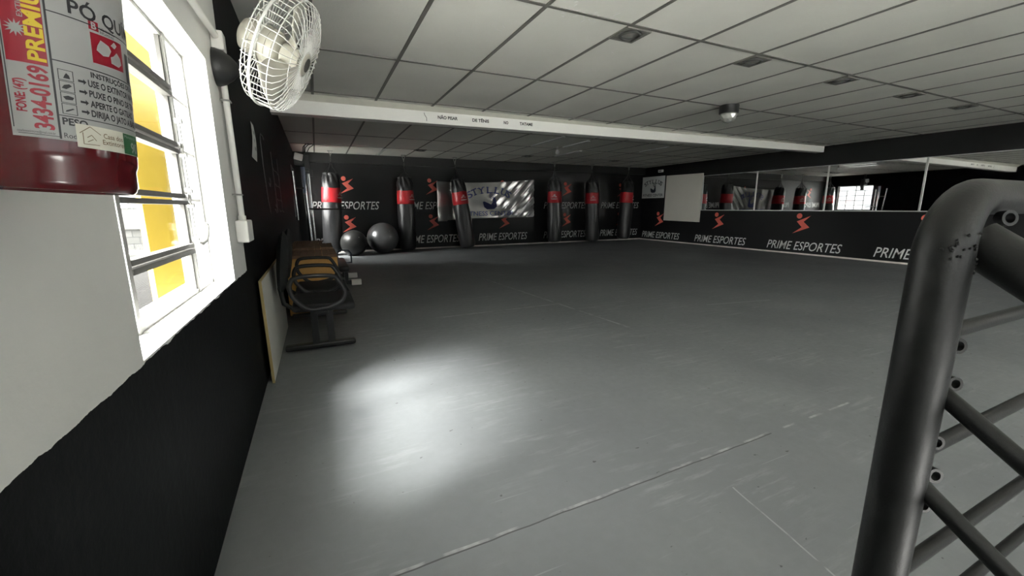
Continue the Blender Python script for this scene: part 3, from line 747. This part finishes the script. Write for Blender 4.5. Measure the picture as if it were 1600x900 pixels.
# faint chalk drawing on the black wall
bm = NB()
def chalk(pts, r=.006): tube(bm, [(XL + .001, y, z) for y, z in pts], r, 5)
chalk([(3.75, 1.30), (3.74, 1.50), (3.80, 1.545), (3.95, 1.55), (4.0, 1.53)], .005)
chalk([(3.75, 1.30), (3.85, 1.05), (3.95, .95)], .004)
for z, y in ((1.36, 4.6), (1.22, 4.7), (1.08, 4.75), (.97, 4.9)): chalk([(y, z), (y + .12, z - .015), (y + .35, z - .005), (y + .55, z - .02)], .006)
for y in (4.55, 5.2): chalk([(y, 1.50), (y + .04, 1.25), (y + .1, .95)], .004)
chalk([(4.05, 1.2), (4.12, 1.17), (4.2, 1.2), (4.15, 1.24)], .006); chalk([(4.4, .98), (4.5, .95), (4.6, .99), (4.5, 1.02)], .006)
obj('chalk_drawing', bm, mat('chalk', (.10, .10, .10), .9), wl)

# ------------------------------------------------------------------ wall fan
FC = V((-.090, 2.2, 1.660)); AX = V((.88, -.19, -.435)).normalized()
fan = thing('wall_fan', 'off-white wire-caged fan on a black bracket above the window', 'fan', FC)
MF = frame_to((0, 0, 0), AX, V((0, 0, 1)))
M_FANW = mat('aged white plastic', (.52, .50, .43), .45, var=.08)
M_WIRE = mat('white wire', (.66, .655, .63), .4)
R = .240
def wires(n, prof, bm, rw=.0021, twist=0.0):
    for k in range(n):
        a0 = 2 * PI * k / n; pts = []
        for i, (r, z) in enumerate(prof):
            a = a0 + twist * i / (len(prof) - 1); pts.append(MF @ V((r * math.cos(a), r * math.sin(a), z)))
        tube(bm, pts, rw, 5)
def ring(bm, r, z, rw, n=56): tube(bm, [MF @ V((r * math.cos(2 * PI * k / n), r * math.sin(2 * PI * k / n), z)) for k in range(n)], rw, 6, True)
bm = NB(); wires(46, [(R, .0), (R * .99, .055), (R * .95, .082), (R * .78, .098), (R * .5, .107), (.055, .112)], bm, .0018)
ring(bm, .052, .112, .004); ring(bm, R * .982, .064, .0022); ring(bm, R * .60, .104, .0018); obj('front_grille', bm, M_WIRE, fan, True, 80)
bm = NB(); wires(34, [(R, .0), (R * .98, -.03), (R * .92, -.046), (R * .72, -.052), (.085, -.056)], bm, .0018)
ring(bm, R * .965, -.036, .0022); ring(bm, R * .70, -.053, .0022); ring(bm, .085, -.056, .004); obj('rear_grille', bm, M_WIRE, fan, True, 80)
bm = NB(); ring(bm, R + .003, 0, .006); obj('rim', bm, M_WIRE, fan, True, 80)
bm = NB(); lathe(bm, [(0, .121), (.03, .121), (.046, .117), (.050, .110), (.046, .104), (0, .104)], 28, MF); hb = obj('badge', bm, M_FANW, fan, True)
bm = NB(); lathe(bm, [(.030, .1225), (.026, .1225), (.026, .121), (.030, .121)], 28, MF); obj('badge_ring', bm, M_FRAMED, hb)
bm = NB()                                                     # three broad blades on a hub
for k in range(3):
    a0 = 2 * PI * k / 3 + .5; pr = []
    NR, NC = 8, 6; gr = []
    for i in range(NR + 1):
        s = i / NR; r = .04 + s * .195; half = .22 + .55 * math.sin(min(1, s * 1.15) * PI * .62); row = []
        for j in range(NC + 1):
            tt = j / NC * 2 - 1; a = a0 + tt * half * (.9 - .25 * s); row.append(bm.verts.new(MF @ V((r * math.cos(a), r * math.sin(a), .050 + .022 * tt + .006 * (1 - tt * tt)))))
        gr.append(row)
    for i in range(NR):
        for j in range(NC): bm.faces.new((gr[i][j], gr[i + 1][j], gr[i + 1][j + 1], gr[i][j + 1]))
    bl = obj('blade', bm, M_FANW, fan, True, 80); s_ = bl.modifiers.new('thickness', 'SOLIDIFY'); s_.thickness = .003
    bm = NB()
bm.free()
bm = NB(); lathe(bm, [(0, .095), (.032, .09), (.042, .075), (.044, .02), (0, .012)], 24, MF); obj('hub', bm, M_FANW, fan, True)
bm = NB(); lathe(bm, [(0, -.150), (.044, -.148), (.062, -.138), (.069, -.12), (.073, -.07), (.075, -.005), (.06, .008), (0, .010)], 32, MF)
lathe(bm, [(.0725, -.06), (.0755, -.058), (.0765, -.03), (.0735, -.028)], 32, MF)
mh = obj('motor_housing', bm, M_FANW, fan, True, 50)
bm = NB(); kp = MF @ V((.066, .0, -.11)); kd = (MF @ V((1, 0, 0))); cyl(bm, kp, kp + kd * .035, .006, .007, 10); obj('knob', bm, M_FANW, mh, True)
WM = V((XL, 2.24, 1.575)) - FC                                # the dome on the wall
bm = NB(); lathe(bm, [(0, 0.001), (.074, .001), (.074, .012), (.066, .035), (.048, .062), (.026, .082), (.014, .088), (0, .088)], 30, frame_to(WM, (1, 0, 0))); obj('wall_bracket', bm, M_BLK, fan, True, 50)
jn = MF @ V((0, 0, -.075)); jn = jn - V((0, 0, .108))
bm = NB(); tube(bm, [WM + V((.08, 0, 0)), WM + V((.12, -.005, -.002)), jn + V((-.01, 0, 0))], .011, 10); obj('arm', bm, M_BLK, fan, True)
bm = NB(); tube(bm, [jn + V((0, 0, -.03)), jn + V((.003, 0, .01)), jn + V((.008, 0, .06))], [.022, .026, .022], 14); rbox(bm, jn + V((-.02, -.02, .03)), jn + V((.026, .02, .075)), .008); obj('swivel_joint', bm, M_FANW, fan, True)

# ------------------------------------------------------------------ ceiling fittings
def downlight(x, y, s, lab):
    t = thing('downlight', lab, 'light', (x, y, H), group='square recessed ceiling spots')
    bm = NB(); a = s / 2
    for lo, hi in (((-a, -a, -.012), (a, -a + .02, 0)), ((-a, a - .02, -.012), (a, a, 0)), ((-a, -a + .02, -.012), (-a + .02, a - .02, 0)), ((a - .02, -a + .02, -.012), (a, a - .02, 0))): box(bm, lo, hi)
    box(bm, (-a + .02, -a + .02, -.005), (a - .02, a - .02, -.001)); obj('housing', bm, mat('dusty dark housing', (.16, .155, .14), .7, var=.35, vscale=30), t)
    bm = NB(); tube(bm, [(a * .66 * math.cos(q), a * .66 * math.sin(q), -.010) for q in [2 * PI * k / 28 for k in range(28)]], .010, 8, True); obj('ring', bm, mat('dark ring', (.05, .05, .048), .5), t, True)
    bm = NB(); lathe(bm, [(0, -.016), (a * .4, -.014), (a * .58, -.008), (a * .58, -.005), (0, -.005)], 26); obj('lens', bm, mat('unlit lens', (.22, .22, .20), .35), t, True)
NL = ['nearest', 'second nearest', 'third', 'fourth', 'farthest']
for i, x in enumerate((2.03, 3.28, 4.53, 5.77, 7.02)): downlight(x, 2.45, .20, '%s square spot of the row running right above the near floor' % NL[i] if i else 'square ceiling spot nearest the fan, front row')
for i, x in enumerate((2.02, 4.47, 6.95)): downlight(x, 8.74, .22, ['square ceiling spot beyond the beam, above the silver ball', 'square ceiling spot beyond the beam, in front of the banner', 'square ceiling spot beyond the beam, toward the right corner'][i])
dl = thing('dome_lamp', 'small faceted clear party dome lamp with black base on the ceiling', 'lamp', (4.45, 3.56, H))
bm = NB(); lathe(bm, [(0, -.001), (.105, -.001), (.105, -.085), (.098, -.092), (.0, -.09)], 32); obj('base', bm, M_BLK, dl, True)
bm = NB(); bmesh.ops.create_icosphere(bm, subdivisions=2, radius=.092)
bmesh.ops.bisect_plane(bm, geom=bm.verts[:] + bm.edges[:] + bm.faces[:], plane_co=(0, 0, .02), plane_no=(0, 0, 1), clear_outer=True)
for v in bm.verts: v.co.z = v.co.z * .95 - .108
obj('faceted_dome', bm, mat('clear faceted plastic', (.42, .42, .40), .12, .35), dl)
for i, (xa, ya, yb_) in enumerate(((3.80, 6.1, 7.25), (4.44, 6.3, 7.15), (5.05, 7.45, 8.45), (6.30, 6.3, 7.1), (1.33, 8.8, 9.85))):  # strips stand in for window glints; the white cover carries the shine
    t = thing('glint_strip', ['leftmost of three thin pale strips on the ceiling beyond the beam', 'thin pale ceiling strip beyond the beam next to a hanging bulb', 'thin pale ceiling strip nearest the banner', 'rightmost thin pale ceiling strip beyond the beam', 'thin pale ceiling strip above the big silver ball'][i], 'strip', (xa, ya, H), group='thin pale strips on the far ceiling')
    bm = NB(); box(bm, (-.03, 0, -.011), (.03, yb_ - ya, -.0045)); obj('channel', bm, M_ALU, t)
    bm = NB(); box(bm, (-.026, .01, -.020), (.026, yb_ - ya - .01, -.011)); obj('cover', bm, mat('white glint cover', (.94, .94, .92), .2), t)
pb = thing('light_bulb', 'small white bulb hanging under the ceiling beyond the beam', 'light', (4.36, 7.25, H))
bm = NB(); cyl(bm, (0, 0, -.001), (0, 0, -.05), .018, seg=14); obj('socket', bm, M_FRAME, pb, True)
bm = NB(); lathe(bm, [(.014, -.045), (.02, -.06), (.034, -.09), (.034, -.11), (.022, -.13), (0, -.137)], 18); obj('globe', bm, M_WHITE, pb, True)

# ------------------------------------------------------------------ fire extinguisher
RC = .0676; EC = V((-.2506, .62, 1.0075))
M_EXR = mat('red enamel', (.085, .003, .006), .22, var=.05, coat=.6)
ext = thing('fire_extinguisher', 'red fire extinguisher with white label hung beside the window', 'fire extinguisher', EC)
vdir = V((EC.x, EC.y, 0)).normalized(); lat = V((vdir.y, -vdir.x, 0))
TILT = math.radians(3.0)
ext.rotation_mode = 'QUATERNION'
ext.rotation_quaternion = Matrix.Rotation(-TILT, 3, -vdir).to_quaternion() if False else Matrix.Rotation(TILT, 3, vdir).to_quaternion()
bm = NB(); lathe(bm, [(0, .004), (.056, .004), (.0585, 0), (.0615, 0), (.064, .003), (.0655, .008), (.0655, .026), (.0672, .031), (RC, .036), (RC, .33), (.066, .345), (.060, .362), (.048, .378), (.032, .388), (.022, .392), (.022, .405), (0, .405)], 72)
body = obj('cylinder', bm, M_EXR, ext, True, 50)
Z0 = 1.0075
def CP(th, z, off): a = math.radians(th - 2.5); return V(((RC + off) * math.cos(a), (RC + off) * math.sin(a), z - Z0))
def cyl_patch(bm, th0, th1, z0, z1, off, n=None, taper=0):
    n = n or max(1, int(abs(th1 - th0) / 3)); lo = []; hi = []
    for i in range(n + 1):
        th = th0 + (th1 - th0) * i / n; lo.append(bm.verts.new(CP(th, z0, off))); hi.append(bm.verts.new(CP(th, z1, off)))
    for i in range(n): bm.faces.new((lo[i], lo[i + 1], hi[i + 1], hi[i]))
def wrap(bm2, off):
    """x = arc degrees, y = height: bend flat work onto the cylinder"""
    xs = [v.co.x for v in bm2.verts]
    k = math.floor(min(xs) / 3) * 3
    while k < max(xs):
        bmesh.ops.bisect_plane(bm2, geom=bm2.verts[:] + bm2.edges[:] + bm2.faces[:], plane_co=(k, 0, 0), plane_no=(1, 0, 0)); k += 3
    for v in bm2.verts: v.co = CP(v.co.x, v.co.y, off)
DEG = 180 / PI / RC                                           # degrees per metre of arc
def ctext(bm, s, th, z, h, w=None, off=.0007, rot=False, bold=0.0, shear=0):
    """h, w in metres; rot = reads upwards"""
    t = text_bm(s, h, w, shear, bold)
    for v in t.verts:
        x, y = v.co.x, v.co.y
        v.co = V((th - y * DEG, z + x, 0)) if rot else V((th + x * DEG, z + y, 0))
    wrap(t, off); merge(bm, t)
def cpoly(bm, pts, off=.0007):
    t = bmesh.new(); f = t.faces.new([t.verts.new((x, y, 0)) for x, y in pts]); f.normal_update(); bmesh.ops.triangulate(t, faces=[f]); wrap(t, off); merge(bm, t)
M_LABW = mat('white label paper', (.36, .36, .357), .38); M_LABR = mat('label crimson', (.30, .006, .022), .35); M_LABY = mat('label yellow', (.72, .50, .02), .4)
M_LABK = mat('label black', (.022, .022, .026), .4); M_LABG = mat('label green', (.03, .12, .05), .4); M_LABC = mat('sticker cream', (.62, .60, .52), .4)
bm = NB(); cyl_patch(bm, -85.2, 62, 1.0545, 1.30, .0003); lab = obj('label', bm, M_LABW, body, True)
lab['label'] = 'white printed label'
def lobj(bm, mt, name): return obj(name, bm, mt, ext)
bm = NB(); cyl_patch(bm, -83, -61.4, 1.1195, 1.292, .0005)
cpoly(bm, [(-33.5, 1.1345), (-3, 1.1365), (-3, 1.1650), (-33.5, 1.1630)], .0005)   # picture of a burning can
cyl_patch(bm, -34, -26.5, 1.1655, 1.1742, .0005)
ctext(bm, 'FONE: (47)', -75.8, 1.0765, .0062, .0285, rot=True, bold=.03)
ctext(bm, '3434-0169', -62.6, 1.0625, .0118, .0555, rot=True, bold=.03)
lobj(bm, M_LABR, 'red_print')
bm = NB(); ctext(bm, 'PREMIUM', -62.3, 1.1225, .0108, .074, rot=True, bold=.03, off=.0009); lobj(bm, M_LABY, 'yellow_print')
bm = NB()
ctext(bm, 'EXTINTORES', -71.5, 1.158, .0034, .035, rot=True, bold=.01, off=.0009)
lobj(bm, M_LABW, 'white_print'); bm = NB()
cx, cz = -76.0, 1.1480                                        # sunburst
pts = []
for k in range(24):
    rr = .0075 if k % 2 == 0 else .0034; a = 2 * PI * k / 24; pts.append((cx + rr * math.cos(a) * DEG, cz + rr * math.sin(a)))
for k in range(24): cpoly(bm, [(cx, cz), pts[k], pts[(k + 1) % 24]], .0009)
lobj(bm, M_LABW, 'sunburst'); bm = NB()
cpoly(bm, [(-30, 1.1475), (-25, 1.1440), (-20, 1.1455), (-17, 1.1520), (-19, 1.1560), (-26, 1.1585), (-29, 1.152)], .0008)
cpoly(bm, [(-18, 1.1400), (-10, 1.1390), (-6, 1.1430), (-7, 1.1490), (-11, 1.1530), (-15, 1.1480), (-18, 1.1460)], .0008)
cpoly(bm, [(-17, 1.1575), (-13, 1.1560), (-10, 1.1600), (-13, 1.1625), (-15, 1.1600)], .0008)
lobj(bm, M_LABW, 'burning_can_picture'); bm = NB()
ctext(bm, 'B', -32.2, 1.1668, .006, .0045, off=.0008, bold=.03)
lobj(bm, M_LABW, 'white_print')
bm = NB()
for th0, th1, za, zb in ((-60.2, -58.9, 1.0555, 1.30), (-59, 62, 1.1690, 1.1700), (-59, 62, 1.1265, 1.1275), (-59, 62, 1.0772, 1.0780), (-84.2, -83.6, 1.062, 1.30), (-82, -60, 1.0570, 1.0575), (1.5, 9, 1.128, 1.158)): cyl_patch(bm, th0, th1, za, zb, .0006)
cyl_patch(bm, -25.0, -11, 1.1700 - .0015, 1.1700 - .0008, .0006)
ctext(bm, 'PÓ QUÍMICO', -46.5, 1.1735, .0125, .104, bold=.02)
ctext(bm, 'INSTRUÇÕES DE USO', -36.5, 1.1195, .0048, .062, bold=.03)
for s, z, w in (('USE O EXTINTOR NA POSIÇÃO VERTICAL', 1.1100, .105), ('PUXE O PINO DE TRAVA', 1.1003, .066), ('APERTE O GATILHO', 1.0906, .052), ('DIRIJA O JATO A BASE DO FOGO', 1.0815, .086)):
    ctext(bm, s, -39.0, z, 0.0060, w, bold=.03)
    zc = z + .003
    cpoly(bm, [(-45.3, zc - .001), (-42, zc - .001), (-42, zc - .0026), (-40, zc), (-42, zc + .0026), (-42, zc + .001), (-45.3, zc + .001)], .0007)
for th, z, s in ((-27.2, 1.170, 'LÍQUIDOS'), (-27.2, 1.1665, 'INFLAMÁVEIS')): ctext(bm, s, -25.5, z - .0015, .0024, .012 if len(s) < 10 else .0155)
ctext(bm, 'PESO', -57.5, 1.0695, .0062, .018, bold=.03); ctext(bm, 'Rodovia', -57.5, 1.0570, .0046, .018)
ctext(bm, 'casadosextintores@mail.com.br', -82.5, 1.0585, .0021, .024)
zt = 1.1200                                                   # four pictograms
for k in range(4):
    za = zt - .0103 * (k + 1) + .0006; zb = zt - .0103 * k
    for a, b, c, d in ((-56.8, -56.3, za, zb), (-48.4, -47.9, za, zb), (-56.8, -47.9, za, za + .0005), (-56.8, -47.9, zb - .0005, zb)): cyl_patch(bm, a, b, c, d, .0006, 3)
    if k == 0: cpoly(bm, [(-54, za + .002), (-50, za + .002), (-50.5, za + .005), (-52, za + .007), (-53, za + .005)])
    elif k == 1: cpoly(bm, [(-55.5, za + .003), (-53, za + .0025), (-49.5, za + .006), (-51, za + .0075), (-54, za + .006)])
    elif k == 2: cpoly(bm, [(-55.5, za + .0055), (-54, za + .003), (-50, za + .0035), (-49, za + .006), (-52.5, za + .007)])
    else: cpoly(bm, [(-55, za + .002), (-53.5, za + .0025), (-49.5, za + .0055), (-50.5, za + .006), (-54.5, za + .0035)])
lobj(bm, M_LABK, 'black_print')
bm = NB(); cyl_patch(bm, -50.5, 9, 1.0500, 1.0722, .0010); lobj(bm, M_LABC, 'sticker')
bm = NB(); cyl_patch(bm, -14.5, 9.1, 1.0505, 1.0718, .0012); lobj(bm, M_LABG, 'sticker_green_field')
bm = NB(); ctext(bm, '90', -5.5, 1.0530, .0105, .0135, off=.0014, bold=.02); ctext(bm, 'Manutenção', -13, 1.0672, .0030, .02, off=.0014); lobj(bm, M_LABW, 'sticker_number')
bm = NB(); ctext(bm, 'Casa dos', -32.5, 1.0620, .0047, .020, off=.0013, bold=.01); ctext(bm, 'Extintores', -33.5, 1.0558, .0047, .0235, off=.0013, bold=.01)
for a, b in (((-48.5, 1.0635), (-41.5, 1.0708)), ((-41.5, 1.0708), (-34.5, 1.0645)), ((-46.5, 1.0645), (-46.5, 1.0535)), ((-46.5, 1.0535), (-36, 1.0540)), ((-44, 1.060), (-41, 1.063)), ((-41, 1.063), (-38, 1.058)), ((-44, 1.056), (-40, 1.059))):
    dx, dy = (b[0] - a[0]) / DEG, b[1] - a[1]; l = math.hypot(dx, dy); nx, ny = -dy / l * .0003, dx / l * .0003
    cpoly(bm, [(a[0] + nx * DEG, a[1] + ny), (b[0] + nx * DEG, b[1] + ny), (b[0] - nx * DEG, b[1] - ny), (a[0] - nx * DEG, a[1] - ny)], .0013)
lobj(bm, mat('brown print', (.16, .11, .06), .5), 'sticker_print')
bm = NB(); cyl(bm, (0, 0, .40), (0, 0, .45), .017, .015, 18); cyl(bm, (0, 0, .43), (.05, -.01, .435), .010, .010, 12); obj('valve', bm, M_CHROME, ext, True)
bm = NB(); rbox(bm, (-.012, -.012, .445), (.11, .012, .455), .004); rbox(bm, (-.012, -.012, .475), (.12, .012, .485), .004, M=Matrix.Rotation(-.12, 4, 'Y')); box(bm, (-.012, -.01, .45), (-.004, .01, .48)); obj('lever_handle', bm, M_BLK, ext)
bm = NB(); tube(bm, [(.05, -.01, .435), (.085, -.02, .42), (.095, -.03, .36), (.078, -.03, .30), (.074, -.03, .22)][:3] + [(.098, .03, .30), (.092, .05, .24)], .008, 10); obj('hose', bm, M_BLK, ext, True)
bm = NB(); box(bm, (-.095, .0, .395), (-.02, .02, .401)); box(bm, (-.1, .0, .36), (-.094, .02, .43)); obj('wall_hook', bm, M_FRAME, ext)

# ------------------------------------------------------------------ guard rail at the stair
M_RAIL = mat('satin black painted pipe', (.007, .007, .007), .45, var=.25, vscale=30, bump=.06, bscale=300, spec=.4)
PX, PY = .7195, .2440
gr = thing('guard_railing', 'black steel pipe stair railing with rungs in the right foreground', 'railing', (PX, PY, 0))
RP, RT, ZT = .0300, .0235, 1.0
bm = NB(); pts = [(0, 0, .0), (0, 0, .5), (0, 0, .9)]; rs = [RP, RP, RP]
for k in range(0, 10):
    a = PI / 2 * k / 9; rb = .070
    pts.append((rb - rb * math.cos(a), .0, ZT - rb + rb * math.sin(a))); rs.append(RP + (RT - RP) * k / 9)
pts.append((1.75, .0, ZT)); rs.append(RT)
tube(bm, pts, rs, 32); obj('post', bm, M_RAIL, gr, True, 80)
bm = NB(); tube(bm, [(1.72, 0, .0), (1.72, 0, ZT - .01)], RT, 20); obj('post', bm, M_RAIL, gr, True)
for z in (.8125, .626, .414, .252):
    bm = NB(); tube(bm, [(.0, .006, z), (1.72, .006, z)], .0105, 16); obj('rung', bm, M_RAIL, gr, True)
DS = V((.02, -.81, -.57)).normalized()
st = []
for z, r, x in ((.945, .0275, .045), (.748, .0118, .018), (.612, .0118, .012), (.45, .0118, .01)):
    a = V((x, -.012, z)); b = a + DS * 1.35
    bm = NB(); tube(bm, [a, b], r, 24); obj('stair_rail', bm, M_RAIL, gr, True); st.append(b)
bm = NB(); tube(bm, [V((.03, st[0].y, -.77)), st[0]], .0235, 18); obj('stair_post', bm, M_RAIL, gr, True)
def lug(x, y, z, r, nrm=(-.45, -.85, .12)):
    M = frame_to((x, y, z), nrm); bm = NB()
    prof = [(r * .62, 0), (r, 0), (r, .011), (r * .62, .011), (r * .55, .005)]
    n = 20; rings = [[bm.verts.new(M @ V((q * math.cos(2 * PI * k / n), q * math.sin(2 * PI * k / n), zz))) for k in range(n)] for q, zz in prof]
    for i in range(len(prof)):
        a, b = rings[i], rings[(i + 1) % len(prof)]
        for k in range(n): bm.faces.new((a[k], a[(k + 1) % n], b[(k + 1) % n], b[k]))
    obj('lug', bm, M_RAIL, gr, True, 50)
for q in ((.042, -.012, .805, .0105), (.036, -.018, .755, .0095), (.040, -.012, .664, .0095), (.036, -.018, .618, .0105), (.040, -.012, .565, .0100), (.078, -.022, .972, .0100)): lug(*q)
def weld(n, px, py, pz, sx, sz, around):                       # weld beads where the pipes meet
    bm = NB()
    for k in range(n):
        a = random.uniform(-2.9, -.2); r = random.uniform(.0016, .0030); z = random.gauss(pz, sz)
        c = (RP * math.cos(a), RP * math.sin(a), z) if around else (px + random.gauss(0, sx), py + random.gauss(0, sx), z)
        bmesh.ops.create_icosphere(bm, subdivisions=1, radius=r, matrix=Matrix.Translation(c))
    obj('weld_bead', bm, M_RAIL, gr, True)
weld(30, 0, 0, .935, 0, .012, True); weld(9, .024, -.018, .745, .004, .007, False); weld(9, .024, -.018, .61, .004, .007, False)
